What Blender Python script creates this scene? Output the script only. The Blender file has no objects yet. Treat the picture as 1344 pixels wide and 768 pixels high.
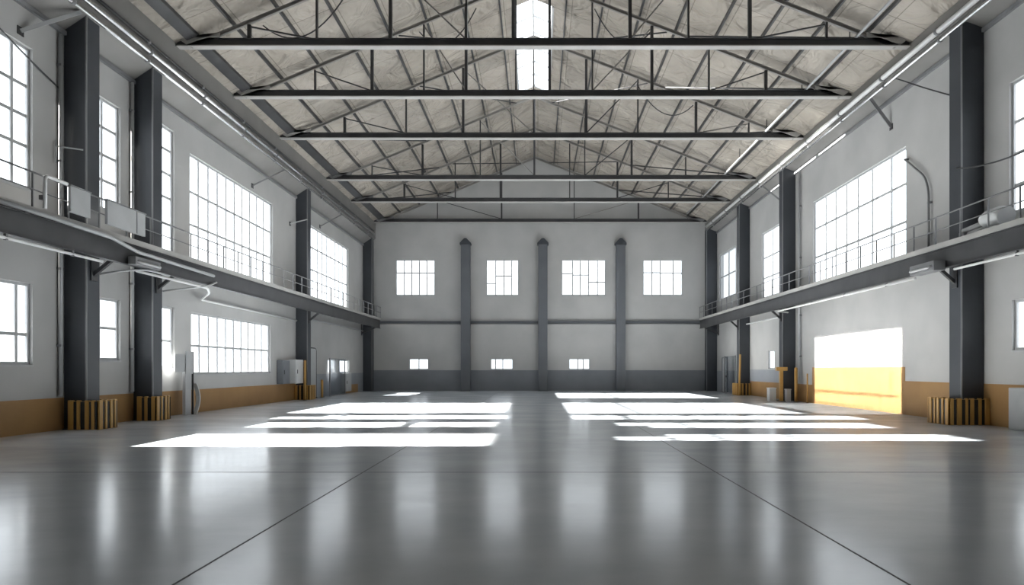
import bpy, bmesh, math, random
from mathutils import Vector, Matrix, noise
random.seed(4)
sc = bpy.context.scene
COL = sc.collection
R = math.radians

# ------------------------------------------------------------------ dimensions (metres)
XL, XR = -12.5, 12.8          # side walls
YB, YF = 48.0, -6.0           # back wall, wall behind the viewer
EYE = 1.6
FL, FR = -11.75, 12.1         # inner faces of the eaves beams
ZC = 12.2                     # truss bottom chord
RX, RZ = -0.2, 17.0           # ridge
DECK = 5.1
def roof_z(x):
    if x < RX: return ZC + (RZ - ZC) * (x - FL) / (RX - FL)
    return ZC + (RZ - ZC) * (FR - x) / (FR - RX)

# ------------------------------------------------------------------ materials
def new_mat(name):
    m = bpy.data.materials.new(name); m.use_nodes = True
    nt = m.node_tree; nt.nodes.clear()
    out = nt.nodes.new('ShaderNodeOutputMaterial')
    return m, nt, out
def principled(nt, out, col, rough, metal=0.0, spec=0.5):
    b = nt.nodes.new('ShaderNodeBsdfPrincipled')
    b.inputs['Base Color'].default_value = (*col, 1)
    b.inputs['Roughness'].default_value = rough
    b.inputs['Metallic'].default_value = metal
    b.inputs['Specular IOR Level'].default_value = spec
    nt.links.new(b.outputs[0], out.inputs[0])
    return b
def mottled(name, c1, c2, scale, rough, metal=0.0, bump=0.0, stretch=(1, 1, 1), spec=0.5, detail=5.0, bscale=None, bdist=0.02):
    m, nt, out = new_mat(name)
    b = principled(nt, out, c1, rough, metal, spec)
    tc = nt.nodes.new('ShaderNodeTexCoord'); mp = nt.nodes.new('ShaderNodeMapping')
    mp.inputs['Scale'].default_value = stretch
    nt.links.new(tc.outputs['Object'], mp.inputs[0])
    n = nt.nodes.new('ShaderNodeTexNoise'); n.inputs['Scale'].default_value = scale; n.inputs['Detail'].default_value = detail
    nt.links.new(mp.outputs[0], n.inputs['Vector'])
    r = nt.nodes.new('ShaderNodeValToRGB')
    r.color_ramp.elements[0].position = .3; r.color_ramp.elements[1].position = .7
    r.color_ramp.elements[0].color = (*c1, 1); r.color_ramp.elements[1].color = (*c2, 1)
    nt.links.new(n.outputs[0], r.inputs[0]); nt.links.new(r.outputs[0], b.inputs['Base Color'])
    if bump:
        n2 = nt.nodes.new('ShaderNodeTexNoise'); n2.inputs['Scale'].default_value = bscale or scale * 3
        nt.links.new(mp.outputs[0], n2.inputs['Vector'])
        bp = nt.nodes.new('ShaderNodeBump'); bp.inputs['Strength'].default_value = bump; bp.inputs['Distance'].default_value = bdist
        nt.links.new(n2.outputs[0], bp.inputs['Height']); nt.links.new(bp.outputs[0], b.inputs['Normal'])
    return m

M = {}
M['wall'] = mottled('painted_plaster', (.42, .417, .41), (.49, .485, .475), .55, .7, bump=.12, spec=.25)
M['wallband'] = mottled('grey_dado_paint', (.27, .285, .31), (.31, .325, .35), .8, .55, spec=.3)
M['backdado'] = mottled('dark_grey_dado_paint', (.185, .195, .215), (.22, .23, .25), .8, .5, spec=.3)
M['ochre'] = mottled('ochre_dado_paint', (.31, .175, .070), (.36, .21, .085), 1.2, .5, spec=.3)
M['column'] = mottled('slate_column_paint', (.036, .040, .048), (.05, .055, .064), .7, .45, spec=.5)
M['pilaster'] = mottled('grey_pilaster_paint', (.105, .112, .125), (.13, .138, .15), .7, .5)
M['steel'] = mottled('dark_painted_steel', (.03, .03, .032), (.05, .05, .052), 1.5, .42)
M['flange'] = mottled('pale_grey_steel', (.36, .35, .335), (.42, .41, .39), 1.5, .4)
M['midsteel'] = mottled('mid_grey_steel', (.17, .172, .178), (.23, .23, .235), 1.3, .4)
M['galv'] = mottled('galvanised_pipe', (.62, .63, .64), (.74, .74, .745), 6, .22, metal=1.0)
M['whitepipe'] = mottled('white_painted_pipe', (.74, .74, .73), (.8, .8, .79), 3, .3)
M['panelgrey'] = mottled('grey_sheet_metal', (.40, .41, .415), (.47, .475, .48), 1.4, .38)
M['boxwhite'] = mottled('pale_cabinet_enamel', (.62, .63, .63), (.70, .70, .70), 2, .35)
M['boxdark'] = mottled('slate_cabinet_enamel', (.16, .17, .19), (.2, .21, .23), 2, .4)
M['yellow'] = mottled('yellow_safety_paint', (.46, .265, .075), (.54, .31, .085), 3, .4)
M['black'] = mottled('black_rubber', (.018, .018, .019), (.03, .03, .03), 4, .5)
M['frame'] = mottled('window_frame_paint', (.42, .425, .43), (.48, .485, .49), 3, .4)
M['chord'] = mottled('faded_beige_steel', (.20, .19, .175), (.28, .265, .245), 1.2, .45)
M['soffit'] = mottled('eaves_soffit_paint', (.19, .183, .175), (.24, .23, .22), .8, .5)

def roof_mat():
    m, nt, out = new_mat('quilted_roof_insulation')
    b = principled(nt, out, (.5, .46, .42), .62, 0, .3)
    tc = nt.nodes.new('ShaderNodeTexCoord')
    n = nt.nodes.new('ShaderNodeTexNoise'); n.inputs['Scale'].default_value = .45; n.inputs['Detail'].default_value = 4
    nt.links.new(tc.outputs['Object'], n.inputs['Vector'])
    r = nt.nodes.new('ShaderNodeValToRGB')
    r.color_ramp.elements[0].position = .3; r.color_ramp.elements[1].position = .72
    r.color_ramp.elements[0].color = (.325, .292, .25, 1); r.color_ramp.elements[1].color = (.445, .405, .355, 1)
    nt.links.new(n.outputs[0], r.inputs[0])
    # sewn seams of the sheeting, bays of 2.3 m x 1.4 m
    mp = nt.nodes.new('ShaderNodeMapping'); mp.inputs['Rotation'].default_value = (0, 0, R(90)); nt.links.new(tc.outputs['Object'], mp.inputs[0])
    bk = nt.nodes.new('ShaderNodeTexBrick'); bk.offset = 0; bk.inputs['Scale'].default_value = 1; bk.inputs['Mortar Size'].default_value = .022; bk.inputs['Mortar Smooth'].default_value = .6
    bk.inputs['Brick Width'].default_value = 2.3; bk.inputs['Row Height'].default_value = 1.4
    bk.inputs['Color1'].default_value = (.86, .86, .86, 1); bk.inputs['Color2'].default_value = (1.06, 1.05, 1.04, 1); bk.inputs['Mortar'].default_value = (.55, .54, .53, 1)
    nt.links.new(mp.outputs[0], bk.inputs['Vector'])
    mx = nt.nodes.new('ShaderNodeMix'); mx.data_type = 'RGBA'; mx.blend_type = 'MULTIPLY'; mx.inputs[0].default_value = 1
    nt.links.new(r.outputs[0], mx.inputs[6]); nt.links.new(bk.outputs[0], mx.inputs[7]); nt.links.new(mx.outputs[2], b.inputs['Base Color'])
    # billowing of the sheet between its supports
    n2 = nt.nodes.new('ShaderNodeTexNoise'); n2.inputs['Scale'].default_value = .9; n2.inputs['Detail'].default_value = 3
    n2.inputs['Distortion'].default_value = .8
    nt.links.new(tc.outputs['Object'], n2.inputs['Vector'])
    bp = nt.nodes.new('ShaderNodeBump'); bp.inputs['Strength'].default_value = 1; bp.inputs['Distance'].default_value = .6
    nt.links.new(n2.outputs[0], bp.inputs['Height']); nt.links.new(bp.outputs[0], b.inputs['Normal'])
    return m
M['roof'] = roof_mat()

def floor_mat():
    m, nt, out = new_mat('polished_concrete')
    b = principled(nt, out, (.2, .2, .2), .2, 0, .5); b.inputs['IOR'].default_value = 1.5
    tc = nt.nodes.new('ShaderNodeTexCoord')
    n = nt.nodes.new('ShaderNodeTexNoise'); n.inputs['Scale'].default_value = .55; n.inputs['Detail'].default_value = 8; n.inputs['Roughness'].default_value = .62
    mp = nt.nodes.new('ShaderNodeMapping'); mp.inputs['Scale'].default_value = (.8, 1.5, 1)
    nt.links.new(tc.outputs['Object'], mp.inputs[0]); nt.links.new(mp.outputs[0], n.inputs['Vector'])
    r = nt.nodes.new('ShaderNodeValToRGB')
    r.color_ramp.elements[0].position = .3; r.color_ramp.elements[1].position = .72
    r.color_ramp.elements[0].color = (.54, .58, .625, 1); r.color_ramp.elements[1].color = (.66, .695, .735, 1)
    nt.links.new(n.outputs[0], r.inputs[0]); nt.links.new(r.outputs[0], b.inputs['Base Color'])
    rr = nt.nodes.new('ShaderNodeMapRange'); rr.inputs['To Min'].default_value = .13; rr.inputs['To Max'].default_value = .23
    nt.links.new(n.outputs[0], rr.inputs['Value']); nt.links.new(rr.outputs[0], b.inputs['Roughness'])
    n2 = nt.nodes.new('ShaderNodeTexNoise'); n2.inputs['Scale'].default_value = 1.6; n2.inputs['Detail'].default_value = 5
    nt.links.new(mp.outputs[0], n2.inputs['Vector'])
    bp = nt.nodes.new('ShaderNodeBump'); bp.inputs['Strength'].default_value = .10; bp.inputs['Distance'].default_value = .012
    nt.links.new(n2.outputs[0], bp.inputs['Height']); nt.links.new(bp.outputs[0], b.inputs['Normal'])
    return m
M['floor'] = floor_mat()
M['joint'] = mottled('joint_sealant', (.05, .05, .055), (.07, .07, .075), 3, .6)

def glass_mat(name, strength, col=(.95, .975, 1.0)):
    # milky daylight glazing: passes the sun and glows with the sky behind it
    m, nt, out = new_mat(name)
    t = nt.nodes.new('ShaderNodeBsdfTransparent'); t.inputs[0].default_value = (.86, .87, .88, 1)
    e = nt.nodes.new('ShaderNodeEmission'); e.inputs[0].default_value = (*col, 1); e.inputs[1].default_value = strength
    a = nt.nodes.new('ShaderNodeAddShader')
    nt.links.new(t.outputs[0], a.inputs[0]); nt.links.new(e.outputs[0], a.inputs[1]); nt.links.new(a.outputs[0], out.inputs[0])
    return m
M['glass'] = glass_mat('daylit_glazing', .75, (.91, .96, 1.0))
M['glass_dim'] = glass_mat('clouded_glazing', .05, (.9, .95, 1))
def clear_mat():
    m, nt, out = new_mat('clear_screen_glass')
    t = nt.nodes.new('ShaderNodeBsdfTransparent'); t.inputs[0].default_value = (.80, .82, .84, 1)
    g = nt.nodes.new('ShaderNodeBsdfGlossy'); g.inputs['Roughness'].default_value = .08
    mx = nt.nodes.new('ShaderNodeMixShader'); mx.inputs[0].default_value = .14
    nt.links.new(t.outputs[0], mx.inputs[1]); nt.links.new(g.outputs[0], mx.inputs[2]); nt.links.new(mx.outputs[0], out.inputs[0])
    return m
M['clear'] = clear_mat()

# ------------------------------------------------------------------ mesh helpers
class MB:
    def __init__(self, origin=(0, 0, 0)):
        self.bm = bmesh.new(); self.o = Vector(origin)
    def box(self, lo, hi, mi=0, bevel=0.0):
        lo, hi = [min(a, b) for a, b in zip(lo, hi)], [max(a, b) for a, b in zip(lo, hi)]
        vs = [self.bm.verts.new(Vector((x, y, z)) - self.o) for x in (lo[0], hi[0]) for y in (lo[1], hi[1]) for z in (lo[2], hi[2])]
        fs = [(0, 1, 3, 2), (4, 6, 7, 5), (0, 4, 5, 1), (2, 3, 7, 6), (0, 2, 6, 4), (1, 5, 7, 3)]
        faces = []
        for f in fs:
            fc = self.bm.faces.new([vs[i] for i in f]); fc.material_index = mi; faces.append(fc)
        if bevel:
            es = list({e for f in faces for e in f.edges})
            bmesh.ops.bevel(self.bm, geom=es, offset=bevel, segments=2, profile=.6, affect='EDGES', clamp_overlap=True)
        return self
    def bar(self, p, q, w, h, up=(0, 0, 1), mi=0):
        p, q = Vector(p), Vector(q); d = (q - p).normalized(); up = Vector(up)
        if abs(d.dot(up)) > .98: up = Vector((0, 1, 0))
        s = d.cross(up).normalized(); u = s.cross(d).normalized()
        vs = []
        for e in (p, q):
            for a, b in ((-1, -1), (1, -1), (1, 1), (-1, 1)):
                vs.append(self.bm.verts.new(e + s * (a * w / 2) + u * (b * h / 2) - self.o))
        for f in ((3, 2, 1, 0), (4, 5, 6, 7), (0, 1, 5, 4), (1, 2, 6, 5), (2, 3, 7, 6), (3, 0, 4, 7)):
            self.bm.faces.new([vs[i] for i in f]).material_index = mi
        return self
    def ibeam(self, p, q, w, h, tf=.025, tw=.02, up=(0, 0, 1)):
        p, q = Vector(p), Vector(q); d = (q - p).normalized(); up = Vector(up)
        if abs(d.dot(up)) > .98: up = Vector((0, 1, 0))
        s = d.cross(up).normalized(); u = s.cross(d).normalized()
        a, b, c, e = w / 2, h / 2, tw / 2, h / 2 - tf
        prof = [(-a, -b), (a, -b), (a, -e), (c, -e), (c, e), (a, e), (a, b), (-a, b), (-a, e), (-c, e), (-c, -e), (-a, -e)]
        n = len(prof)
        v0 = [self.bm.verts.new(p + s * x + u * y - self.o) for x, y in prof]
        v1 = [self.bm.verts.new(q + s * x + u * y - self.o) for x, y in prof]
        for i in range(n):
            j = (i + 1) % n
            self.bm.faces.new((v0[i], v0[j], v1[j], v1[i]))
        self.bm.faces.new(v0[::-1]); self.bm.faces.new(v1)
        return self
    def tube(self, pts, r, seg=10, mi=0, bend=0.0):
        pts = [Vector(p) for p in pts]
        if bend and len(pts) > 2:
            new = [pts[0]]
            for i in range(1, len(pts) - 1):
                a, b, c = pts[i - 1], pts[i], pts[i + 1]
                k = min(bend, (a - b).length * .45, (c - b).length * .45)
                s, e = b + (a - b).normalized() * k, b + (c - b).normalized() * k
                for t in range(6):
                    t /= 5; new.append(s * (1 - t) ** 2 + b * 2 * t * (1 - t) + e * t * t)
            new.append(pts[-1]); pts = new
        rings = []; prev = None
        for i, p in enumerate(pts):
            d = (pts[min(i + 1, len(pts) - 1)] - pts[max(i - 1, 0)]).normalized()
            if prev is None:
                up = Vector((0, 0, 1)) if abs(d.z) < .9 else Vector((0, 1, 0))
                s = d.cross(up).normalized()
            else:
                s = (prev - d * prev.dot(d)).normalized()
            prev = s; u = s.cross(d)
            rings.append([self.bm.verts.new(p + (s * math.cos(2 * math.pi * k / seg) + u * math.sin(2 * math.pi * k / seg)) * r - self.o) for k in range(seg)])
        for a, b in zip(rings, rings[1:]):
            for k in range(seg):
                f = self.bm.faces.new((a[k], a[(k + 1) % seg], b[(k + 1) % seg], b[k])); f.smooth = True; f.material_index = mi
        self.bm.faces.new(rings[0]); self.bm.faces.new(rings[-1][::-1])
        return self
    def prism(self, poly, lo, hi, axis='y', mi=0):
        def P(a, b, t):
            return Vector({'y': (a, t, b), 'x': (t, a, b), 'z': (a, b, t)}[axis]) - self.o
        v0 = [self.bm.verts.new(P(a, b, lo)) for a, b in poly]; v1 = [self.bm.verts.new(P(a, b, hi)) for a, b in poly]
        n = len(poly)
        for i in range(n):
            j = (i + 1) % n
            self.bm.faces.new((v0[i], v0[j], v1[j], v1[i])).material_index = mi
        self.bm.faces.new(v0[::-1]).material_index = mi; self.bm.faces.new(v1).material_index = mi
        return self
    def build(self, name, mats, parent=None, bevel=0.0):
        bmesh.ops.recalc_face_normals(self.bm, faces=self.bm.faces)
        me = bpy.data.meshes.new(name); self.bm.to_mesh(me); self.bm.free()
        for m in (mats if isinstance(mats, (list, tuple)) else [mats]): me.materials.append(M[m])
        o = bpy.data.objects.new(name, me); COL.objects.link(o)
        if parent is not None:
            o.parent = parent; o.location = self.o - WORLD[parent.name]
        else:
            o.location = self.o
        WORLD[o.name] = self.o.copy()
        if bevel:
            md = o.modifiers.new('edge', 'BEVEL'); md.width = bevel; md.segments = 2; md.limit_method = 'ANGLE'; md.angle_limit = R(50)
        return o
WORLD = {}
def thing(name, label, cat, loc, group=None):
    o = bpy.data.objects.new(name, None); COL.objects.link(o); o.location = loc; o.empty_display_size = .3
    WORLD[o.name] = Vector(loc)
    o['label'] = label; o['category'] = cat
    if group: o['group'] = group
    return o
def tag(o, label, cat, group=None):
    o['label'] = label; o['category'] = cat
    if group: o['group'] = group
    return o
def struct(o, label=None):
    o['kind'] = 'structure'
    if label: o['label'] = label
    return o

# ------------------------------------------------------------------ windows (wall, u0, u1, z0, z1, verticals, horizontals)
def even(n): return [i / n for i in range(1, n)]
WIN = [
 # left wall, upper row (u = distance down the hall)
 ('L', 14.9, 16.4, 6.0, 9.5, even(3), [.30, .52, .74], 'glass', 'tall white window above the walkway beside the front left column'),
 ('L', 18.06, 19.85, 6.2, 9.4, [.62], [.26, .5, .76], 'glass', 'tall narrow window above the walkway between the two close left columns'),
 ('L', 21.06, 22.8, 5.55, 9.75, [.6], [.22, .44, .64, .84], 'glass', 'tall narrow window just past the second left column'),
 ('L', 23.8, 31.25, 5.5, 9.35, even(10), [.34, .66], 'glass', 'broad gridded window above the left walkway'),
 ('L', 36.2, 43.7, 5.5, 9.5, even(9), [.4, .72], 'glass', 'broad gridded window of the far left bay above the walkway'),
 # left wall, lower row
 ('L', 13.6, 16.4, 1.7, 3.7, [.45, .88], [.36], 'glass', 'low window under the walkway before the front left column'),
 ('L', 18.06, 19.85, 1.85, 3.65, [.55], [.52], 'glass', 'low four-pane window between the two close left columns'),
 ('L', 21.06, 22.8, 1.62, 3.7, [.55], [.44], 'glass', 'low four-pane window just past the second left column'),
 ('L', 23.9, 31.0, 1.4, 3.65, even(10), [.46], 'glass', 'long low window of twenty panes under the left walkway'),
 ('L', 39.4, 41.3, 1.35, 2.15, [.55], [], 'glass_dim', 'small low window beyond the grey screen on the left'),
 ('L', 41.8, 43.9, 1.35, 2.15, [], [], 'glass', 'small low window nearest the back wall on the left'),
 # right wall
 ('R', 14.6, 18.0, 5.8, 9.35, even(4), [.2, .45, .7], 'glass', 'tall window above the walkway before the front right column'),
 ('R', 23.05, 30.85, 5.5, 9.35, [.14, .32, .47, .6, .73, .86], [.32, .68], 'glass', 'broad gridded window above the right walkway'),
 ('R', 35.0, 37.9, 5.6, 9.3, [.5], [.3, .62], 'glass', 'narrow tall window between second and third right columns'),
 ('R', 42.9, 46.8, 6.4, 9.6, [.5], [.5], 'glass_dim', 'dim clouded window in the far right bay'),
 ('R', 15.4, 17.9, 2.1, 3.45, [.5], [], 'glass', 'low window under the walkway before the front right column'),
 ('R', 35.9, 36.9, 1.6, 2.6, [], [], 'glass', 'small low window between second and third right columns'),
 # back wall (u = x)
 ('B', -10.3, -7.45, 6.9, 9.5, even(5), [.64], 'glass', 'upper back window of the first bay from the left'),
 ('B', -3.75, -1.38, 6.9, 9.5, [.28, .55, .8], [(.33, 0, .28), (.55, .28, .8)], 'glass', 'upper back window of the second bay from the left'),
 ('B', 1.71, 4.91, 6.9, 9.5, [.24, .42, .62, .83], [(.62, 0, .24), (.58, .24, .62), (.37, .62, 1)], 'glass', 'upper back window of the third bay from the left'),
 ('B', 7.61, 10.48, 6.9, 9.5, [.22, .44, .78], [(.65, 0, .44), (.63, .44, 1)], 'glass', 'upper back window of the fourth bay from the left'),
 ('B', -9.32, -7.94, 1.55, 2.32, [.5], [], 'glass', 'little two-pane window low in the first back bay'),
 ('B', -3.42, -1.82, 1.55, 2.32, [.2, .55], [], 'glass', 'little window low in the second back bay'),
 ('B', 2.26, 3.75, 1.55, 2.32, [.42, .7], [], 'glass', 'little window low in the third back bay'),
]
T = .32   # wall thickness
def W2(wall, u, z, depth):
    """point at run u, height z and depth behind the wall's inner face"""
    if wall == 'L': return (XL - depth, u, z)
    if wall == 'R': return (XR + depth, u, z)
    return (u, YB + depth, z)
def wall_mesh(wall, u0, u1, z0, z1, holes):
    us = sorted({u0, u1, *[h[0] for h in holes], *[h[1] for h in holes]})
    zs = sorted({z0, z1, *[h[2] for h in holes], *[h[3] for h in holes]})
    mb = MB(); bm = mb.bm; cache = {}
    def V(u, z, d):
        k = (round(u, 4), round(z, 4), d)
        if k not in cache: cache[k] = bm.verts.new(W2(wall, u, z, d))
        return cache[k]
    nu, nz = len(us) - 1, len(zs) - 1
    def solid(i, j):
        if not (0 <= i < nu and 0 <= j < nz): return False
        cu, cz = (us[i] + us[i + 1]) / 2, (zs[j] + zs[j + 1]) / 2
        return not any(h[0] < cu < h[1] and h[2] < cz < h[3] for h in holes)
    for i in range(nu):
        for j in range(nz):
            if not solid(i, j): continue
            a, b, c, d = us[i], us[i + 1], zs[j], zs[j + 1]
            for dep in (0, T):
                bm.faces.new((V(a, c, dep), V(b, c, dep), V(b, d, dep), V(a, d, dep)))
            if not solid(i - 1, j): bm.faces.new((V(a, c, 0), V(a, d, 0), V(a, d, T), V(a, c, T)))
            if not solid(i + 1, j): bm.faces.new((V(b, c, 0), V(b, d, 0), V(b, d, T), V(b, c, T)))
            if not solid(i, j - 1): bm.faces.new((V(a, c, 0), V(b, c, 0), V(b, c, T), V(a, c, T)))
            if not solid(i, j + 1): bm.faces.new((V(a, d, 0), V(b, d, 0), V(b, d, T), V(a, d, T)))
    return mb
holes = {k: [(w[1], w[2], w[3], w[4]) for w in WIN if w[0] == k] for k in 'LRB'}
struct(wall_mesh('L', YF, YB, 0, 11.6, holes['L']).build('wall_left', 'wall'))
struct(wall_mesh('R', YF, YB, 0, 11.8, holes['R']).build('wall_right', 'wall'))
bw = wall_mesh('B', XL - T, XR + T, 0, 11.6, holes['B'])
bw.prism([(XL - T, 11.6), (XR + T, 11.6), (FR, ZC + .1), (RX, RZ + .1), (FL, ZC + .1)], YB, YB + T)
struct(bw.build('wall_back', 'wall'))
fw = MB(); fw.prism([(XL - T, 0), (XR + T, 0), (XR + T, 11.8), (FR, ZC + .1), (RX, RZ + .1), (FL, ZC + .1), (XL - T, 11.6)], YF - T, YF)
struct(fw.build('wall_front', 'wall'))

def window(n, spec):
    wall, u0, u1, z0, z1, vs, hs, gl, lab = spec
    mb = MB()
    def bx(a, b, c, d, d0, d1):
        p, q = W2(wall, a, c, d0), W2(wall, b, d, d1); mb.box(p, q)
    small = (u1 - u0) * (z1 - z0) < 3.2
    f = .05 if small else .07
    bx(u0, u0 + f, z0, z1, .08, .2); bx(u1 - f, u1, z0, z1, .08, .2)
    bx(u0 + f, u1 - f, z0, z0 + f, .08, .2); bx(u0 + f, u1 - f, z1 - f, z1, .08, .2)
    m = .026 if small else .04
    W, H = u1 - u0 - 2 * f, z1 - z0 - 2 * f
    if wall == 'B': m = .045
    for v in vs:
        c = u0 + f + W * v; bx(c - m, c + m, z0 + f, z1 - f, .10, .17)
    for h in hs:
        if not isinstance(h, tuple): h = (h, 0, 1)
        c = z0 + f + H * h[0]; bx(u0 + f + W * h[1], u0 + f + W * h[2], c - m, c + m, .105, .165)
    # sill
    bx(u0 - .02, u1 + .02, z0 - .05, z0, -.012, .08)
    o = struct(mb.build('window_%d' % n, 'frame'), lab)
    g = MB(); g.box(W2(wall, u0 + f, z0 + f, .135), W2(wall, u1 - f, z1 - f, .143)); g.build('pane', gl, o)
for i, w in enumerate(WIN): window(i + 1, w)

# ------------------------------------------------------------------ floor with saw-cut joints
fl = MB(); fl.box((XL - T, YF - T, -.3), (XR + T, YB + T, 0))
struct(fl.build('floor', 'floor'))
k = 0
def joint(lo, hi):
    global k
    k += 1
    struct(MB().box(lo, hi).build('trim_%d' % k, 'joint'), 'thin dark saw-cut joint in the polished floor')
joint((-2.71, YF, 0), (-2.69, YB, .0015)); joint((2.74, YF, 0), (2.76, YB, .0015))
for y in (10.24,):
    joint((XL, y - .011, 0), (-2.71, y + .011, .0015)); joint((-2.69, y - .011, 0), (2.74, y + .011, .0015)); joint((2.76, y - .011, 0), (XR, y + .011, .0015))

# ------------------------------------------------------------------ painted dados
def dado(wall, u0, u1, z0, z1, m, d=.012):
    global k
    k += 1
    struct(MB().box(W2(wall, u0, z0, -d), W2(wall, u1, z1, 0)).build('trim_%d' % k, m))
dado('L', YF, 34.6, 0, .84, 'ochre'); dado('L', 34.6, 42.8, 0, 1.3, 'wallband'); dado('L', 42.8, 46.0, 0, .55, 'ochre'); dado('L', 42.8, 46.0, .55, 1.3, 'wallband'); dado('L', 46, YB, 0, 1.3, 'wallband')
dado('R', YF, 23.1, 0, 1.17, 'ochre'); dado('R', 23.1, 30.9, 0, 1.66, 'ochre'); dado('R', 30.9, 33.4, 0, .85, 'ochre')
dado('R', 33.4, 40, 0, .85, 'ochre'); dado('R', 33.4, 40, .85, 1.55, 'wallband'); dado('R', 40, YB, 0, 1.45, 'wallband')
dado('B', XL, XR, 0, 1.49, 'backdado', .015)

# ------------------------------------------------------------------ roof
SK = (27.6, 36.4)              # skylight along the ridge
SX0, SX1 = -1.05, .62
def slope(x0, x1, y0, y1, mb):
    z0, z1 = roof_z(x0), roof_z(x1)
    n = max(1, int(abs(x1 - x0) / 1.3)); ny = max(1, int((y1 - y0) / 2))
    mb.prism([(x0, z0), (x1, z1), (x1, z1 + .25), (x0, z0 + .25)], y0, y1)
rb = MB()
slope(XL - .8, SX0, YF - T, YB + T, rb); slope(SX0, RX, YF - T, SK[0], rb); slope(SX0, RX, SK[1], YB + T, rb)
slope(SX1, XR + .8, YF - T, YB + T, rb); slope(RX, SX1, YF - T, SK[0], rb); slope(RX, SX1, SK[1], YB + T, rb)
struct(rb.build('ceiling', 'roof'))
# ridge skylight
s = MB()
zs = roof_z(SX0); zt = RZ + .12
for y in [SK[0] + .05 + (SK[1] - SK[0] - .1) * i / 6 for i in range(7)]:
    s.bar((SX0, y, zs + .1), (RX, y, zt), .05, .08); s.bar((RX, y, zt), (SX1, y, roof_z(SX1) + .1), .05, .08)
s.box((SX0 - .05, SK[0], zs - .05), (SX0 + .04, SK[1], zs + .3)); s.box((SX1 - .04, SK[0], roof_z(SX1) - .05), (SX1 + .05, SK[1], roof_z(SX1) + .3))
s.bar((RX, SK[0], zt), (RX, SK[1], zt), .07, .1)
so = struct(s.build('window_%d' % (len(WIN) + 1), 'frame'), 'long skylight set along the ridge of the roof')
g = MB(); g.prism([(SX0, zs + .13), (RX, zt + .04), (SX1, roof_z(SX1) + .13), (SX1, roof_z(SX1) + .138), (RX, zt + .05), (SX0, zs + .138)], SK[0], SK[1])
g.build('pane', 'glass', so)
# eaves haunches (soffit and fascia) running down both sides
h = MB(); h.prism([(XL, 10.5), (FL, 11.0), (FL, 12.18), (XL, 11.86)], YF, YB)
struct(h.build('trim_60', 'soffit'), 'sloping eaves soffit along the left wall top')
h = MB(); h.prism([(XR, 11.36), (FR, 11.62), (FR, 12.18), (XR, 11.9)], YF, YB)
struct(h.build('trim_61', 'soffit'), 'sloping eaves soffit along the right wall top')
h = MB(); h.box((XL, YF, 10.38), (XL + .09, YB, 10.49)); struct(h.build('trim_62', 'midsteel'))
h = MB(); h.box((XR - .09, YF, 11.24), (XR, YB, 11.35)); struct(h.build('trim_63', 'midsteel'))

ORD = ['first', 'second', 'third', 'fourth', 'fifth', 'sixth', 'seventh', 'eighth']
# purlins under the sheeting
PX = [1.35, 2.75, 4.15, 5.55, 6.95, 8.35, 9.75, 11.0]
for side in (-1, 1):
    for i, a in enumerate(PX):
        x = side * a + RX
        z = roof_z(x)
        wide = (i == 7 and side < 0)
        mb = MB((x, 20, z - .1))
        y0 = 14.0
        w, hh = (.34, .12) if wide else (.055, .13)
        mb.prism([(x - w / 2, roof_z(x - w / 2) - .002 - hh), (x + w / 2, roof_z(x + w / 2) - .002 - hh), (x + w / 2, roof_z(x + w / 2) - .002), (x - w / 2, roof_z(x - w / 2) - .002)], YF, YB)
        n = 8 - i
        o = mb.build('purlin', 'steel')
        tag(o, '%s steel purlin up from the %s eaves, running the roof length' % (ORD[n - 1], 'left' if side < 0 else 'right') if n > 1 else
            '%s steel purlin just above the %s eaves, running the roof length' % ('broad flat' if side < 0 else 'lowest', 'left' if side < 0 else 'right'), 'purlin', 'purlins under the %s roof slope' % ('left' if side < 0 else 'right'))
# light pipe under right slope
mb = MB((10.35, 14, roof_z(10.35) - .5)); mb.tube([(10.35, 12, roof_z(10.35) - .5), (10.35, 46, roof_z(10.35) - .5)], .045)
po = mb.build('sprinkler_pipe', 'panelgrey'); tag(po, 'thin pale pipe slung under the right roof slope', 'pipe')
for y in range(14, 46, 4): MB((10.35, y, roof_z(10.35) - .1)).bar((10.35, y, roof_z(10.35) - .47), (10.35, y, roof_z(10.35)), .03, .03).build('hanger', 'steel', po)

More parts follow.
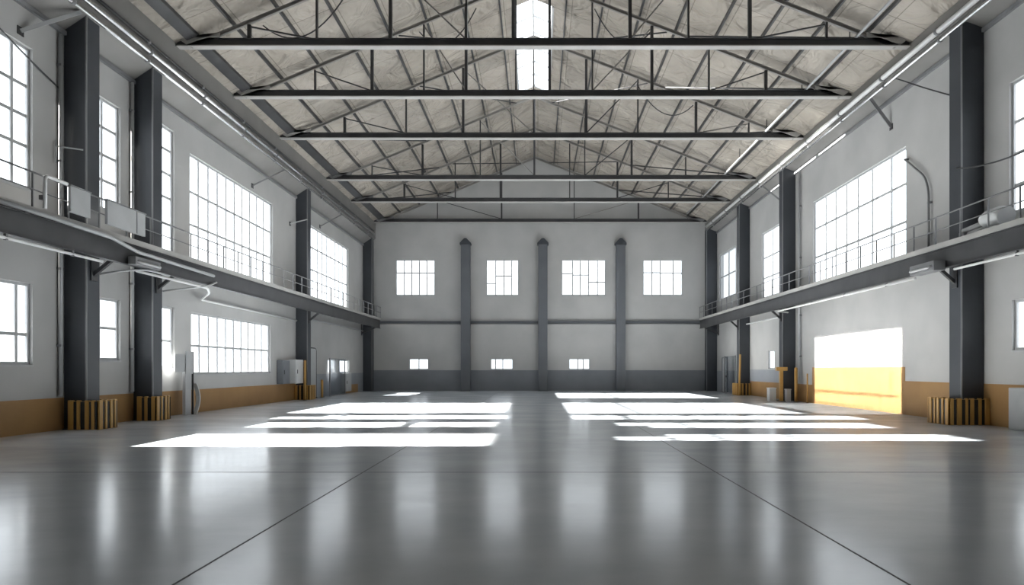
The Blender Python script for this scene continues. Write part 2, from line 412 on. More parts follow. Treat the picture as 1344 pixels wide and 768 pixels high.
# ------------------------------------------------------------------ roof trusses
TD = [21.6, 25.6, 30.2, 36.8, 41.7, 47.5]
TV = [[-9.4, -7.2, -4.8, -2.33, -.8, .38, 3.0, 4.9, 6.9, 9.4], [-8.6, -6.4, -4.4, -2.77, -.85, .45, 2.1, 4.4, 6.6, 8.8], [-8.8, -6.0, -3.4, -.2, 2.2, 4.55, 7.2, 9.6],
      [-9.2, -6.4, -3.2, -.2, 2.6, 5.2, 8.2], [-8.4, -5.2, -2.35, 2.0, 5.0, 8.2], [-7.2, -2.6, 2.6, 7.2]]
TL = ['front roof truss, the one highest in view, with pale underside flange', 'second roof truss from the front, crossing below the skylight', 'third roof truss from the front, level with the skylight end',
      'third roof truss out from the back wall', 'second roof truss out from the back wall', 'roof truss standing flat against the back wall gable']
for i, d in enumerate(TD):
    t = thing('roof_truss', TL[i], 'roof truss', (RX, d, ZC), 'roof trusses across the hall')
    x0, x1 = FL + .02, FR - .02
    mb = MB((0, d, ZC)); hh = .20
    mb.box((x0, d - .05, ZC - .10), (x1, d + .05, ZC + .13)); mb.box((x0, d - .1, ZC + .10), (x1, d + .1, ZC + .135))
    mb.build('bottom_chord', 'steel', t)
    mb = MB((0, d, ZC - .12)); mb.box((x0, d - .12, ZC - .135), (x1, d + .14, ZC - .10)); mb.build('bottom_flange', 'flange', t)  # lighter colour paints in floor bounce on the chord's underside
    off = .28
    for sx, xe in ((-1, FL + .45), (1, FR - .45)):
        mb = MB((xe, d, ZC)); mb.ibeam((xe, d, roof_z(xe) - off), (RX, d, RZ - off), .09, .12, .02, .016); mb.build('top_chord', 'chord', t)
        # gusset at the heel
        mb = MB((xe, d, ZC)); xi = xe - sx * 1.0
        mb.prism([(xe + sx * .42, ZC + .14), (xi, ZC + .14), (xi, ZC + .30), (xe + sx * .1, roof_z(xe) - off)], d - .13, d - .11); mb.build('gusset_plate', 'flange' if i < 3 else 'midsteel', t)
    tops = []
    for j, x in enumerate(TV[i]):
        zt = roof_z(x) - off - .1
        w = .06 if (i + j) % 2 else .11
        mb = MB((x, d, ZC)); mb.box((x - w / 2, d - .05, ZC + .13), (x + w / 2, d + .05, zt)); mb.build('vertical_strut', 'steel', t)
        tops.append((x, zt))
    pts = [(FL + .9, ZC + .16)] + tops + [(FR - .9, ZC + .16)]
    for j in range(len(tops) - 1):
        (xa, za), (xb, zb) = tops[j], tops[j + 1]
        mid = (xa + xb) / 2
        if mid < RX: p, q = (xa, d + .07, za - .02), (xb, d + .07, ZC + .15)
        else: p, q = (xa, d + .07, ZC + .15), (xb, d + .07, zb - .02)
        if abs(mid - RX) < .7 or j % 2: continue
        mb = MB(p); mb.bar(p, q, .04, .05, up=(0, 1, 0)); mb.build('diagonal_web', 'steel' if j % 4 == 0 else 'chord', t)

# bracing rods in the roof plane between trusses
for side in (-1, 1):
    for i in range(len(TD) - 1):
        for j, (a, b) in ((0, (10.9, 6.0)), (2, (5.2, 1.0))):
            xa, xb = RX + side * a, RX + side * b
            p = (xa, TD[i] + .15, roof_z(xa) - .3); q = (xb, TD[i + 1] - .15, roof_z(xb) - .3)
            mb = MB(p); mb.tube([p, q], .03 if j else .035, 8)
            o = mb.build('bracing_rod', 'midsteel' if j == 1 else 'steel')
            how = ['thin rod climbing away from the %s eaves' % ('left' if side < 0 else 'right'), 'thin rod falling away towards the %s eaves' % ('left' if side < 0 else 'right'), 'thin rod reaching the ridge up the %s slope' % ('left' if side < 0 else 'right')][j]
            tag(o, how + ', between %s and %s trusses' % (ORD[i], ORD[i + 1]), 'bracing rod', 'roof bracing rods')
# sag rods hanging at the centre line
for i, (x, d, z0, z1) in enumerate(((-.2, 30.2, 10.9, ZC - .14), (-2.5, 36.8, 10.9, ZC - .14))):
    pass
# loops of cable sagging between trusses
def cable(p, q, sag, label, r=.022, mat='steel', name='hanging_cable'):
    p, q = Vector(p), Vector(q)
    pts = [p.lerp(q, t / 14) - Vector((0, 0, sag * 4 * (t / 14) * (1 - t / 14))) for t in range(15)]
    tag(MB(p).tube(pts, r, 8, 0).build(name, mat), label, 'cable')
for i, (xa, xb) in enumerate(((-9, -6.2), (-4.6, -2.4), (2.2, 4.4), (4.5, 7.1))):
    d = [21.72, 25.72, 25.72, 30.32][i]
    za, zb = roof_z(xa) - .5, roof_z(xb) - .5
    cable((xa, d, za), (xb, d, zb), .9, ['slack black cable sagging behind the front truss, left side', 'slack black cable sagging behind the second truss, left of the skylight', 'slack black cable sagging behind the second truss, right of the skylight', 'slack black cable sagging behind the third truss, right side'][i])

# ------------------------------------------------------------------ pipes along the eaves
def eaves_pipe(x, z, r, mat, label, y0, y1, side):
    mb = MB((x, y0, z)); mb.tube([(x, y0, z), (x, y1, z)], r, 12)
    o = mb.build('eaves_pipe', mat); tag(o, label, 'pipe', 'pipes along the eaves')
    for y in [y0 + 1.5 + 3.2 * i for i in range(int((y1 - y0 - 1) / 3.2) + 1)]:
        MB((x, y, z)).tube([(x, y - .05, z), (x, y + .05, z)], r + .018, 12).build('coupling', 'midsteel', o)
eaves_pipe(FL + .10, 11.12, .075, 'galv', 'upper shiny steel pipe along the left eaves', 12, 47.2, -1)
eaves_pipe(FL + .03, 10.86, .055, 'galv', 'lower slimmer shiny pipe along the left eaves', 12, 47.2, -1)
eaves_pipe(FL + .052, 11.42, .05, 'steel', 'dark pipe above the shiny pipes at the left eaves', 12, 47.2, -1)
eaves_pipe(FR - .10, 11.72, .085, 'whitepipe', 'thick white pipe along the right eaves', 12, 47.2, 1)
eaves_pipe(FR - .03, 11.46, .05, 'galv', 'slim shiny pipe below the white pipe at the right eaves', 12, 47.2, 1)

# ------------------------------------------------------------------ columns
def guard(mb, x0, x1, y0, y1, z1, side):
    """ribbed timber and rubber bumper wrapped round a column foot"""
    # three faces: front (facing the viewer), aisle face, rear
    xa = x1 if side < 0 else x0      # aisle edge
    xw = x0 if side < 0 else x1
    widths = [.13, .10, .08, .13, .10, .07, .07, .11]
    def run(p, q, nx, ny, off):
        L = (Vector(q) - Vector(p)).length; d = (Vector(q) - Vector(p)) / L; s = 0; i = off
        while s < L - .02:
            w = min(widths[i % 8], L - s)
            a = Vector(p) + d * s; b = Vector(p) + d * (s + w)
            dep = (.025 if i % 2 == 0 else .0)
            lo = (min(a.x, b.x, a.x + nx * dep, b.x - nx * .06), min(a.y, b.y, a.y + ny * dep, b.y - ny * .06), 0.004)
            hi = (max(a.x, b.x, a.x + nx * dep, b.x - nx * .06), max(a.y, b.y, a.y + ny * dep, b.y - ny * .06), z1 - (.0 if i % 2 == 0 else .03))
            mb.box(lo, hi, 0 if i % 2 == 0 else 1, .006)
            s += w; i += 1
    run((xw, y0), (xa, y0), 0, -1, 0)
    run((xa, y0), (xa, y1), -side, 0, 0)
    run((xw, y1), (xa, y1), 0, 1, 1)
cols = [
 ('L', 17.46, 18.0, XL, -11.9, 11.0, 'dark slate steel column in front on the left wall, foot wrapped in ribbed guard', (-12.3, -11.47, 17.32, 18.08, .77)),
 ('L', 20.46, 21.0, XL, -11.9, 11.0, 'dark slate column second along the left wall, close behind the front one', (-12.3, -11.68, 20.3, 21.08, .75)),
 ('L', 34.2, 34.75, XL, -11.9, 11.0, 'dark slate column third along the left wall, beside the yellow pole', (XL, -11.72, 34.0, 34.9, .75)),
 ('L', 47.3, 47.85, XL, -11.85, 11.0, 'dark slate column in the back left corner of the hall', None),
 ('R', 19.0, 19.58, 12.15, XR, 11.55, 'dark slate steel column in front on the right wall, foot wrapped in ribbed guard', (11.62, XR, 18.75, 19.75, .76)),
 ('R', 32.9, 33.4, 12.15, XR, 11.55, 'dark slate column second along the right wall, behind the yellow T post', None),
 ('R', 40.0, 40.5, 12.15, XR, 11.55, 'dark slate column third along the right wall', (11.95, XR, 39.75, 40.75, .72)),
 ('R', 47.3, 47.85, 12.05, XR, 11.55, 'dark slate column in the back right corner of the hall', None)]
for (w, y0, y1, x0, x1, ztop, lab, gd) in cols:
    side = -1 if w == 'L' else 1
    t = thing('steel_column', lab, 'column', ((x0 + x1) / 2, (y0 + y1) / 2, 0), 'steel columns along the side walls')
    e = .015
    xa, xb = (x0 + e, x1) if side < 0 else (x0, x1 - e)
    mb = MB(((x0 + x1) / 2, (y0 + y1) / 2, 0)); mb.box((xa, y0, .02), (xb, y1, ztop), 0, .012); mb.build('shaft', 'column', t)
    mb = MB(((x0 + x1) / 2, (y0 + y1) / 2, 0)); pad = .06
    mb.box((xa if side < 0 else x0 - pad, y0 - pad, 0.0), (x1 + pad if side < 0 else xb, y1 + pad, .025)); mb.build('base_plate', 'steel', t)
    # thin paler strip imitating a highlight down the edge facing the aisle
    mb = MB(((x0 + x1) / 2, y0, 0)); ex = x1 if side < 0 else x0
    mb.box((ex - .02, y0 - .012, .03), (ex + .02, y0 + .02, ztop)); mb.build('edge_strip', 'midsteel', t)
    if gd:
        mb = MB(((x0 + x1) / 2, (y0 + y1) / 2, 0)); a = gd
        guard(mb, a[0] + (.03 if side < 0 else 0), a[1] - (.03 if side > 0 else 0), a[2], a[3], a[4], side); g = mb.build('foot_guard', ['yellow', 'black'], t)
        g['label'] = 'ribbed ochre and black guard round the column foot'

# back wall pilasters with pointed caps
for x, lab in ((-5.2, 'grey pilaster with pointed cap between first and second back bays'), (.36, 'grey pilaster with pointed cap at the middle of the back wall'), (5.95, 'grey pilaster with pointed cap between third and fourth back bays')):
    t = thing('pilaster', lab, 'pilaster', (x, YB - .25, 0), 'pilasters on the back wall')
    mb = MB((x, YB - .25, 0)); mb.box((x - .33, YB - .5, .02), (x + .33, YB - .012, 10.55), 0, .015); mb.build('shaft', 'pilaster', t)
    mb = MB((x, YB - .25, 0)); mb.box((x - .37, YB - .54, 0), (x + .37, YB - .016, .02)); mb.build('base_plate', 'steel', t)
    mb = MB((x, YB - .25, 10.5)); mb.prism([(x - .40, 10.5), (x + .40, 10.5), (x + .40, 10.62), (x + .08, 10.95), (x - .08, 10.95), (x - .40, 10.62)], YB - .57, YB - .005); mb.build('cap', 'column', t)
xs = [XL + .66, -5.2, .36, 5.95, 12.04]
for i in range(4):
    a, b = xs[i] + (.34 if i else 0), xs[i + 1] - (.34 if i < 3 else 0)
    t = thing('wall_girt', 'thin dark girt across the back wall in the %s bay from the left' % ORD[i], 'girt', ((a + b) / 2, YB - .1, 4.95), 'girts on the back wall')
    mb = MB(((a + b) / 2, YB - .1, 4.95)); mb.box((a, YB - .22, 5.0), (b, YB - .003, 5.04)); mb.box((a, YB - .06, 4.88), (b, YB - .003, 5.0)); mb.build('channel', 'pilaster', t)
    mb = MB(((a + b) / 2, YB - .1, 4.85)); mb.tube([(a, YB - .1, 4.84), (b, YB - .1, 4.84)], .03, 8); mb.build('conduit', 'midsteel', t)

# ------------------------------------------------------------------ walkways
def walkway(side):
    xw = XL if side < 0 else XR
    xe = -11.2 if side < 0 else 11.5
    y0, y1 = 9.0, 47.2
    S = 'left' if side < 0 else 'right'
    t = thing('walkway', 'long dark steel maintenance walkway with railing along the %s wall' % S, 'walkway', ((xw + xe) / 2, 28, DECK), 'walkways')
    o = ((xw + xe) / 2, 28, DECK)
    cl = [(c[1], c[2]) for c in cols if c[0] == ('L' if side < 0 else 'R')]
    # deck, notched round the columns
    mb = MB(o)
    col_in = -11.9 if side < 0 else 12.15
    ci = col_in - side * .02
    mb.box((ci, y0, DECK - .06), (xe + side * .02, y1, DECK))
    ys = [y0] + [v for c in cl for v in (c[0] - .02, c[1] + .02)] + [y1]
    for a, b in zip(ys[::2], ys[1::2]):
        if b - a > .05: mb.box((ci, a, DECK - .06), (xw - side * .015, b, DECK))
    mb.build('deck', 'midsteel', t)
    mb = MB(o); xc = xe + side * .06
    mb.ibeam((xc, y0, DECK - .36), (xc, y1, DECK - .36), .14, .58); mb.build('edge_beam', 'steel', t)
    mb = MB(o); mb.box((xe - side * .02, y0, DECK - .06), (xe - side * .005, y1, DECK + .09)); mb.build('toe_board', 'flange', t)
    # railing
    mb = MB(o); mb.tube([(xe, y0, DECK + .86), (xe, y1, DECK + .86)], .022, 8); mb.build('top_rail', 'midsteel', t)
    mb = MB(o); mb.tube([(xe, y0, DECK + .48), (xe, y1, DECK + .48)], .016, 8); mb.build('mid_rail', 'midsteel', t)
    n = 34
    for i in range(n + 1):
        y = y0 + .1 + (y1 - y0 - .2) * i / n
        mb = MB((xe, y, DECK)); mb.box((xe - .016, y - .016, DECK), (xe + .016, y + .016, DECK + .86)); mb.build('post', 'midsteel', t)
    # brackets at the columns
    for c in cl[:3] + [(47.0, 47.1)]:
        y = (c[0] + c[1]) / 2 if c[0] < 46 else 46.9
        mb = MB((xw, y, DECK - .7))
        xs_ = (col_in - side * .01) if c[0] < 46 else xw - side * .02
        mb.box((xs_, y - .07, DECK - .2), (xc, y + .07, DECK - .07))
        mb.bar((xs_, y, DECK - 1.0), (xc + side * .02, y, DECK - .5), .09, .09)
        mb.box((xs_, y - .12, DECK - 1.15), (xs_ - side * .03, y + .12, DECK - .08)); mb.build('bracket', 'steel', t)
    return t
walkway(-1); walkway(1)

def conduit(name, pts, r, mat, label, cat, clips=None, bend=.2, group=None):
    o = tag(MB(pts[0]).tube(pts, r, 10, 0, bend).build(name, mat), label, cat, group)
    if clips:
        for lo, hi in clips: MB(lo).box(lo, hi).build('clip', 'midsteel', o)
    return o
def hung(x, ys, z): return [((x - .03, y - .03, z - .05), (x + .03, y + .03, z + .12)) for y in ys]
zc = DECK - .735
conduit('conduit', [(-11.24, 9.2, zc), (-11.24, 17.1, zc)], .035, 'whitepipe', 'white conduit under the left walkway edge before the front column', 'pipe', hung(-11.24, (10, 12, 14, 16), zc), group='conduits under the walkways')
conduit('conduit', [(-11.26, 18.6, zc - .02), (-11.26, 22.6, zc - .02), (-11.5, 23.2, zc - .12), (-12.3, 24.2, zc - .25), (-12.38, 34.0, zc - .3)], .04, 'whitepipe', 'bent pale conduit leaving the left walkway towards the long low window', 'pipe', group='conduits under the walkways')
conduit('conduit', [(-12.3, 35.3, zc - .1), (-12.3, 46.6, zc - .1)], .04, 'panelgrey', 'grey conduit under the left walkway in the far bay', 'pipe', group='conduits under the walkways')
conduit('conduit', [(11.56, 9.2, zc), (11.56, 18.4, zc)], .035, 'whitepipe', 'white conduit under the right walkway edge before the front column', 'pipe', hung(11.56, (12, 14, 16), zc), group='conduits under the walkways')
conduit('conduit', [(11.56, 20.3, zc), (11.56, 32.0, zc), (12.3, 32.6, zc)], .04, 'whitepipe', 'white conduit under the right walkway past the front column', 'pipe', hung(11.56, (22, 25, 28, 31), zc), group='conduits under the walkways')
conduit('conduit', [(12.5, 33.8, zc - .1), (12.5, 39.7, zc - .1)], .04, 'whitepipe', 'short white conduit between the second and third right columns', 'pipe', group='conduits under the walkways')
# service boxes at the columns under the walkway
def service_box(o, lo, hi, label, side):
    t = thing('service_box', label, 'box', o)
    MB(o).box(lo, hi, 0, .015).build('housing', 'midsteel', t)
    mb = MB(o); x = hi[0] if side < 0 else lo[0]
    mb.tube([(x, lo[1] + .1, (lo[2] + hi[2]) / 2), (x - side * .08, lo[1] + .15, (lo[2] + hi[2]) / 2 - .05), (x - side * .08, hi[1] - .15, (lo[2] + hi[2]) / 2 - .05), (x, hi[1] - .1, (lo[2] + hi[2]) / 2)], .035, 8, 0, .05); mb.build('loop_pipe', 'panelgrey', t)
service_box((-11.1, 18.6, 4.6), (-11.2, 18.1, 4.45), (-10.98, 19.3, 4.68), 'grey service box on the left walkway edge past the front column', -1)
service_box((11.4, 19.3, 4.6), (11.16, 18.7, 4.38), (11.5, 19.9, 4.66), 'grey service box on the right walkway edge at the front column', 1)
conduit('conduit', [(-11.85, 17.9, 4.15), (-11.3, 18.2, 4.3), (-11.12, 18.9, 4.42), (-11.12, 20.0, 4.40)], .03, 'panelgrey', 'grey curved pipe from the front left column to the service box', 'pipe', None, .25, 'conduits under the walkways')
conduit('conduit', [(-11.85, 20.95, 4.05), (-11.35, 21.6, 4.22), (-11.15, 22.5, 4.42), (-11.15, 23.0, 4.60)], .03, 'panelgrey', 'grey curved pipe from the second left column up to the walkway', 'pipe', None, .25, 'conduits under the walkways')
# long pale tube on the face of left walkway
conduit('handrail_tube', [(-11.05, 13.5, 5.06), (-11.05, 17.2, 5.0), (-11.05, 18.3, 4.82), (-11.05, 22.6, 4.76)], .05, 'panelgrey', 'thick grey tube running along the left walkway face', 'pipe', [((-11.21, y - .03, z - .03), (-11.05, y + .03, z + .03)) for y, z in ((14.5, 5.04), (20, 4.8), (22, 4.77))])

# grey sheet panels clipped to the left railing
for a, b, lab in ((15.75, 16.45, 'small grey sheet panel on the left railing before the front column'), (17.1, 18.75, 'long grey sheet panel on the left railing past the front column')):
    t = thing('railing_shield', lab, 'panel', (-11.15, (a + b) / 2, 5.6), 'panels on the left railing')
    mb = MB((-11.15, (a + b) / 2, 5.6)); mb.box((-11.175, a, 5.33), (-11.10, b, 5.95), 0, .01); mb.build('sheet', 'panelgrey', t)
    mb = MB((-11.15, (a + b) / 2, 5.95)); mb.box((-11.18, a - .02, 5.95), (-11.08, b + .02, 5.98)); mb.build('cap_strip', 'midsteel', t)
    if b - a > 1:
        mb = MB((-11.1, b - .4, 5.6)); mb.box((-11.10, b - .42, 5.34), (-11.09, b - .39, 5.94)); mb.build('seam', 'midsteel', t)
# rail bracket (white upright + bent tube) at the front left railing
conduit('railing_upright', [(-11.08, 14.9, 5.2), (-11.08, 14.9, 5.95), (-11.08, 15.6, 5.95)], .04, 'whitepipe', 'white bent upright on the left railing near the tall front window', 'rail', [((-11.2, 14.87, 5.4), (-11.08, 14.93, 5.5))], .12)

# blower on right walkway
o = (12.0, 17.6, DECK)
t = thing('ventilation_blower', 'pale rounded blower lying on the right walkway before the front column', 'blower', o)
mb = MB(o); mb.tube([(11.95, 16.9, DECK + .4), (11.95, 17.1, DECK + .46), (11.95, 17.5, DECK + .46), (11.95, 17.62, DECK + .4)], .24, 20); mb.build('drum', 'boxwhite', t)
mb = MB(o); mb.tube([(11.95, 17.5, DECK + .42), (11.95, 18.6, DECK + .36)], .07, 12); mb.tube([(11.95, 17.5, DECK + .28), (11.95, 18.6, DECK + .24)], .05, 12); mb.build('outlet_pipe', 'panelgrey', t)
mb = MB(o); mb.box((11.75, 17.0, DECK), (12.15, 17.5, DECK + .2)); mb.box((11.82, 18.4, DECK), (12.08, 18.62, DECK + .3)); mb.build('foot', 'midsteel', t)

# ------------------------------------------------------------------ wall fittings
def on_wall_clips(xw, side, ys_zs): return [((xw - side * .004, y - .05, z - .03), (xw - side * .12, y + .05, z + .03)) for y, z in ys_zs]
conduit('conduit', [(12.7, 22.95, 8.85), (12.7, 21.75, 7.9), (12.7, 21.55, 7.4), (12.7, 21.55, 5.13)], .035, 'midsteel', 'bent grey conduit on the right wall beside the broad upper window', 'pipe', on_wall_clips(XR, 1, ((21.55, 6), (21.55, 7), (22.9, 8.82))), .3)
for x, y, z0, z1, lab in ((-12.42, 20.3, .9, 10.36, 'pale downpipe on the left wall close before the second column'), (12.7, 32.2, .9, 11.2, 'pale downpipe on the right wall close before the second column'), (-12.42, 17.25, .9, 10.3, 'slim downpipe on the left wall close before the front column')):
    r = .05
    s = -1 if x < 0 else 1
    conduit('downpipe', [(x, y, z0), (x, y, z1)], r, 'panelgrey', lab, 'pipe', on_wall_clips(XL if s < 0 else XR, s, ((y, 2.2), (y, 4.2), (y, 7), (y, 9.5))), 0, 'downpipes')
def strut(p, q, w, label, mat='midsteel', name='wall_strut'):
    t = thing(name, label, 'strut', p)
    MB(p).bar(p, q, w, w).build('arm', mat, t)
    s = -1 if p[0] < 0 else 1
    MB(p).box((p[0], p[1] - .1, p[2] - .1), (p[0] + (-s) * .02, p[1] + .1, p[2] + .1)).build('wall_plate', 'steel', t)
strut((XR, 24.0, 10.35), (12.15, 24.3, 11.55), .1, 'short slanting strut between right wall top and eaves')
strut((XR, 33.9, 9.9), (12.15, 36.0, 11.55), .06, 'thin slanting strut in the third right bay')
strut((XL, 16.0, 9.75), (FL - .12, 17.2, 10.85), .09, 'pale slanting strut from the left wall to the eaves before the front column', 'panelgrey')
strut((XL, 29.0, 9.6), (FL - .1, 31.0, 10.9), .05, 'thin slanting strut above the broad left window')
strut((XL, 33.4, 8.9), (-11.9, 34.19, 9.3), .05, 'thin stay from the left wall to the third column', 'panelgrey')
strut((XL, 38, 9.75), (FL - .1, 40, 10.9), .05, 'thin slanting strut above the far left window')
cable((XL + .03, 12.5, 10.7), (XL + .03, 17.3, 8.9), .15, 'thin dark cable drooping across the left wall before the front column')
cable((12.76, 20.4, 10.0), (12.2, 22.6, 11.5), .02, 'thin dark stay cable from right wall to eaves past the front column')
cable((11.5, 14, 6.9), (12.13, 19.2, 7.4), .25, 'thin cable strung to the front right column above the railing')
# small rod bracket on the front left column
conduit('conduit', [(-12.44, 17.1, 6.9), (-12.44, 17.1, 7.5), (-12.44, 17.1, 7.35), (-11.95, 17.42, 7.35)], .02, 'panelgrey', 'small pale rod bracket at the front left column', 'bracket', None, 0)

# ------------------------------------------------------------------ things on the floor, left side
# grey notice board on a stand
o = (-12.1, 22.95, 0)
t = thing('notice_board', 'tall grey board on a broad post standing before the low left windows', 'board', o)
mb = MB(o); mb.box((-12.22, 22.78, .0), (-12.11, 23.16, 1.5), 0, .01); mb.build('post', 'panelgrey', t)
mb = MB(o); mb.box((-12.11, 22.74, 1.42), (-12.07, 23.2, 2.2), 0, .008); mb.build('board', 'panelgrey', t)
mb = MB(o); mb.box((-12.14, 22.15, 1.48), (-12.115, 22.74, 2.1), 0, .006); mb.build('side_board', 'panelgrey', t)
mb = MB(o); mb.box((-12.12, 23.2, .0), (-12.06, 23.235, 2.2)); mb.build('edge_tube', 'steel', t)
# curved white panel standing by it
o = (-12.0, 23.25, 0)
mb = MB(o)
outer = [(23.31 + .24 * math.sin(i / 12 * math.pi), 1.08 * i / 12) for i in range(13)]
inner = [(y - .05, z) for y, z in outer]
mb.prism(outer + inner[::-1], -12.12, -11.98, 'x')
tag(mb.build('curved_panel', 'boxwhite'), 'white curved panel standing on edge beside the grey board', 'panel')
# wall cabinets next to third column
def cabinet(name, lo, hi, mat, label):
    o = ((lo[0] + hi[0]) / 2, (lo[1] + hi[1]) / 2, lo[2])
    t = thing(name, label, 'cabinet', o)
    MB(o).box(lo, hi, 0, .02).build('body', mat, t)
    s = -1 if lo[0] < 0 else 1
    xf = hi[0] if s < 0 else lo[0]
    MB(o).box((xf, lo[1] + .05, lo[2] + .05), (xf - s * .015, hi[1] - .05, hi[2] - .05), 0, .005).build('door', mat, t)
    MB(o).box((xf - s * .015, lo[1] + .12, (lo[2] + hi[2]) / 2 - .1), (xf - s * .04, lo[1] + .16, (lo[2] + hi[2]) / 2 + .1), 0, .004).build('handle', 'steel', t)
cabinet('wall_cabinet', (XL + .013, 31.7, .86), (-12.2, 32.6, 2.0), 'boxdark', 'slate grey cabinet fixed to the left wall past the long window')
cabinet('wall_cabinet', (XL + .013, 32.75, .86), (-11.95, 33.75, 2.05), 'boxwhite', 'pale cabinet fixed to the left wall next to the third column')
def pole(x, y, h, r, label, base=True, group='yellow poles'):
    t = thing('yellow_pole', label, 'pole', (x, y, 0), group)
    MB((x, y, 0)).tube([(x, y, .02), (x, y, h)], r, 14).build('tube', 'yellow', t)
    if base: MB((x, y, 0)).tube([(x, y, 0), (x, y, .02)], r * 1.8, 14).build('base_plate', 'steel', t)
    MB((x, y, h)).tube([(x, y, h), (x, y, h + r * .5)], r * .8, 14).build('cap', 'yellow', t)
pole(-11.85, 33.72, 2.0, .06, 'tall yellow pole standing right before the third left column')
pole(-12.0, 36.85, .95, .07, 'short yellow pole beside the grey screen on the left')
# grey framed screen (door leaf)
o = (-12.2, 36.0, 0)
t = thing('screen_panel', 'tall grey screen with dark frame standing just past the third left column', 'screen', o)
MB(o).box((-12.27, 35.1, .05), (-12.23, 36.55, 2.7)).build('sheet', 'panelgrey', t)
mb = MB(o); mb.tube([(-12.25, 35.1, 2.72), (-12.25, 36.45, 2.72), (-12.25, 36.6, 2.62), (-12.25, 36.6, 0)], .035, 8, 0, .1); mb.build('frame_tube', 'steel', t)
MB(o).box((-12.38, 35.3, 0), (-12.1, 35.4, .05)).box((-12.38, 36.3, 0), (-12.1, 36.4, .05)).build('foot', 'steel', t)
# glass screen in the far left bay
o = (-12.1, 42.0, 0)
t = thing('glass_screen', 'low glass screen standing before the small far left windows', 'screen', o)
MB(o).box((-12.06, 38.4, .06), (-12.045, 41.4, 2.2)).build('glass_sheet', 'clear', t)
mb = MB(o)
for y in (38.4, 41.4): mb.box((-12.08, y - .03, 0), (-12.02, y + .03, 2.22))
mb.box((-12.08, 38.4, 0), (-12.02, 41.4, .06)); mb.build('frame', 'midsteel', t)
cabinet('wall_cabinet', (XL + .013, 42.0, .15), (-12.15, 43.2, 1.32), 'panelgrey', 'grey cabinet low on the far left wall under the small window')
# ------------------------------------------------------------------ right side
# T-shaped yellow post
o = (11.85, 32.3, 0)
t = thing('post_stand', 'yellow T-shaped post standing before the second right column', 'post', o)
MB(o).box((11.78, 32.25, .03), (11.94, 32.4, 1.50), 0, .01).build('post', 'yellow', t)
MB(o).box((11.62, 32.22, 1.50), (12.14, 32.43, 1.68), 0, .012).build('crossbar', 'yellow', t)
MB(o).box((11.70, 32.17, 0), (12.02, 32.48, .03)).build('base_plate', 'steel', t)
o = (12.45, 31.6, 0)
pole(12.42, 31.9, 1.62, .075, 'yellow pole standing on the floor between wall and T-shaped post')
pole(12.6, 31.0, 1.35, .035, 'thin yellow pole against the right wall beside the sunlit patch')
def crate(lo, hi, label, mat):
    o = ((lo[0] + hi[0]) / 2, (lo[1] + hi[1]) / 2, 0)
    t = thing('floor_box', label, 'box', o)
    MB(o).box((lo[0], lo[1], 0), (hi[0], hi[1], hi[2] - .05), 0, .015).build('body', mat, t)
    MB(o).box((lo[0] - .015, lo[1] - .015, hi[2] - .05), (hi[0] + .015, hi[1] + .015, hi[2]), 0, .01).build('lid', mat, t)
crate((11.40, 32.6, 0), (11.72, 33.0, .66), 'white box on the floor beside the T-shaped post, nearer the aisle', 'boxwhite')
crate((12.02, 32.0, 0), (12.22, 32.3, .62), 'small pale box tucked behind the T-shaped post', 'panelgrey')
# leaning yellow bar at third right column
o = (11.9, 39.6, 0)
mb = MB(o); mb.bar((12.0, 39.55, .0), (12.05, 39.55, 1.5), .09, .09); mb.bar((12.05, 39.55, 1.5), (12.12, 39.72, 2.45), .09, .09)
tag(mb.build('bent_bar', 'yellow'), 'bent yellow bar standing at the third right column', 'bar')
# glass screens and door in far right bay
o = (12.2, 43.0, 0)
t = thing('glass_screen', 'tall glass screen standing in the far right bay', 'screen', o)
MB(o).box((12.26, 41.2, .06), (12.275, 43.6, 2.4)).build('glass_sheet', 'clear', t)
mb = MB(o)
for y in (41.2, 43.6): mb.box((12.24, y - .03, 0), (12.30, y + .03, 2.42))
mb.box((12.24, 41.2, 0), (12.30, 43.6, .06)); mb.build('frame', 'midsteel', t)
# plain grey door leaf on right wall
d = MB((12.74, 45.2, 0)); d.box((12.76, 44.7, 0.01), (XR - .015, 45.8, 2.3))
do = struct(d.build('door_1', 'panelgrey'), 'grey door in the far right bay')
MB((12.7, 45.2, 1)).box((12.70, 44.8, 1.0), (12.76, 44.86, 1.15)).build('door_handle', 'steel', do)
mb = MB((12.74, 45.2, 0)); mb.box((12.72, 44.6, 0), (XR - .015, 44.69, 2.4)); mb.box((12.72, 45.81, 0), (XR - .015, 45.9, 2.4)); mb.box((12.72, 44.69, 2.31), (XR - .015, 45.81, 2.4)); mb.build('door_frame', 'boxdark', do)
# grey low cabinet at front right
cabinet('low_cabinet', (12.42, 15.6, 0), (XR - .013, 17.5, 1.1), 'panelgrey', 'low grey cabinet against the right wall before the front column')

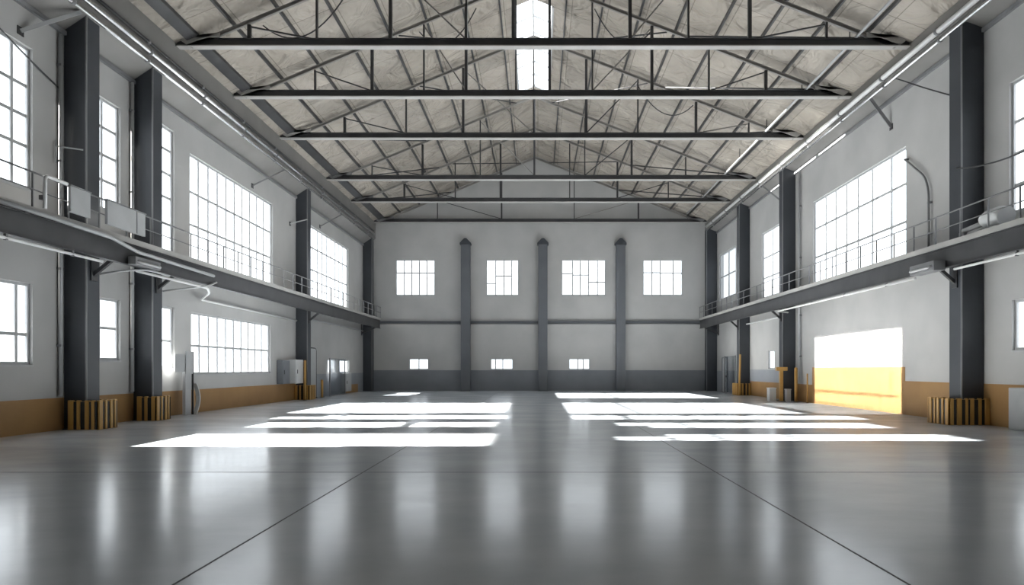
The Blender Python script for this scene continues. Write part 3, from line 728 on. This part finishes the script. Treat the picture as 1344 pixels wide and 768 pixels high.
# ------------------------------------------------------------------ light
w = bpy.data.worlds.new('daylight'); sc.world = w; w.use_nodes = True
bg = w.node_tree.nodes['Background']; bg.inputs[0].default_value = (.88, .945, 1, 1); bg.inputs[1].default_value = 1.0
def sun(name, slope_, strength, angle, col):
    L = bpy.data.lights.new(name, 'SUN'); L.energy = strength; L.angle = R(angle); L.color = col
    o = bpy.data.objects.new(name, L); COL.objects.link(o); o.location = (-40, 28, 25)
    o.rotation_euler = Vector((1, -.012, -slope_)).to_track_quat('-Z', 'Y').to_euler()
    return o
SUNCOL = (1.0, .965, .90)
sun('sun', .42, 68, .5, SUNCOL)
def beam(name, y0, y1, z0, z1, slope_, irr, spread=1.2, dy=0.0):  # added area lamp outside a left window, filling patches the sun misses
    L = bpy.data.lights.new(name, 'AREA'); L.shape = 'RECTANGLE'; L.size = y1 - y0; L.size_y = (z1 - z0) * 1.02
    L.energy = irr * L.size * L.size_y; L.spread = R(spread); L.color = SUNCOL
    o = bpy.data.objects.new(name, L); COL.objects.link(o)
    b = 4.0
    o.location = (XL - T - b, (y0 + y1) / 2 - b * dy, (z0 + z1) / 2 + b * slope_)
    o.rotation_euler = Vector((1, dy, -slope_)).to_track_quat('-Z', 'Y').to_euler()
beam('low_sun_broad_window', 23.7, 31.4, 5.5, 9.4, .245, 18, .4, -.022)
beam('low_sun_long_window', 23.9, 31.0, 1.4, 3.65, .312, 70, .6)
beam('low_sun_front_window', 13.6, 16.4, 1.7, 3.7, .312, 70, .6)
beam('low_sun_four_pane', 18.25, 22.8, 1.7, 3.7, .312, 70, .6)

# ------------------------------------------------------------------ camera
cam = bpy.data.cameras.new('camera'); co = bpy.data.objects.new('camera', cam); COL.objects.link(co)
co.location = (0, 0, EYE); co.rotation_euler = (R(90), 0, 0)
cam.sensor_width = 36; cam.lens = 870 / 1344 * 36
cam.shift_x = -34 / 1344; cam.shift_y = 100 / 1344; cam.clip_end = 300; cam.clip_start = .05
sc.camera = co
sc.view_settings.view_transform = 'Standard'; sc.view_settings.look = 'None'
sc.view_settings.exposure = .52; sc.view_settings.gamma = 1; sc.view_settings.use_curve_mapping = False
try:
    sc.cycles.use_denoising = True; sc.cycles.denoiser = 'OPENIMAGEDENOISE'
    sc.cycles.max_bounces = 10; sc.cycles.diffuse_bounces = 6; sc.cycles.transparent_max_bounces = 16
    sc.cycles.sample_clamp_indirect = 8
except Exception as e: print(e)
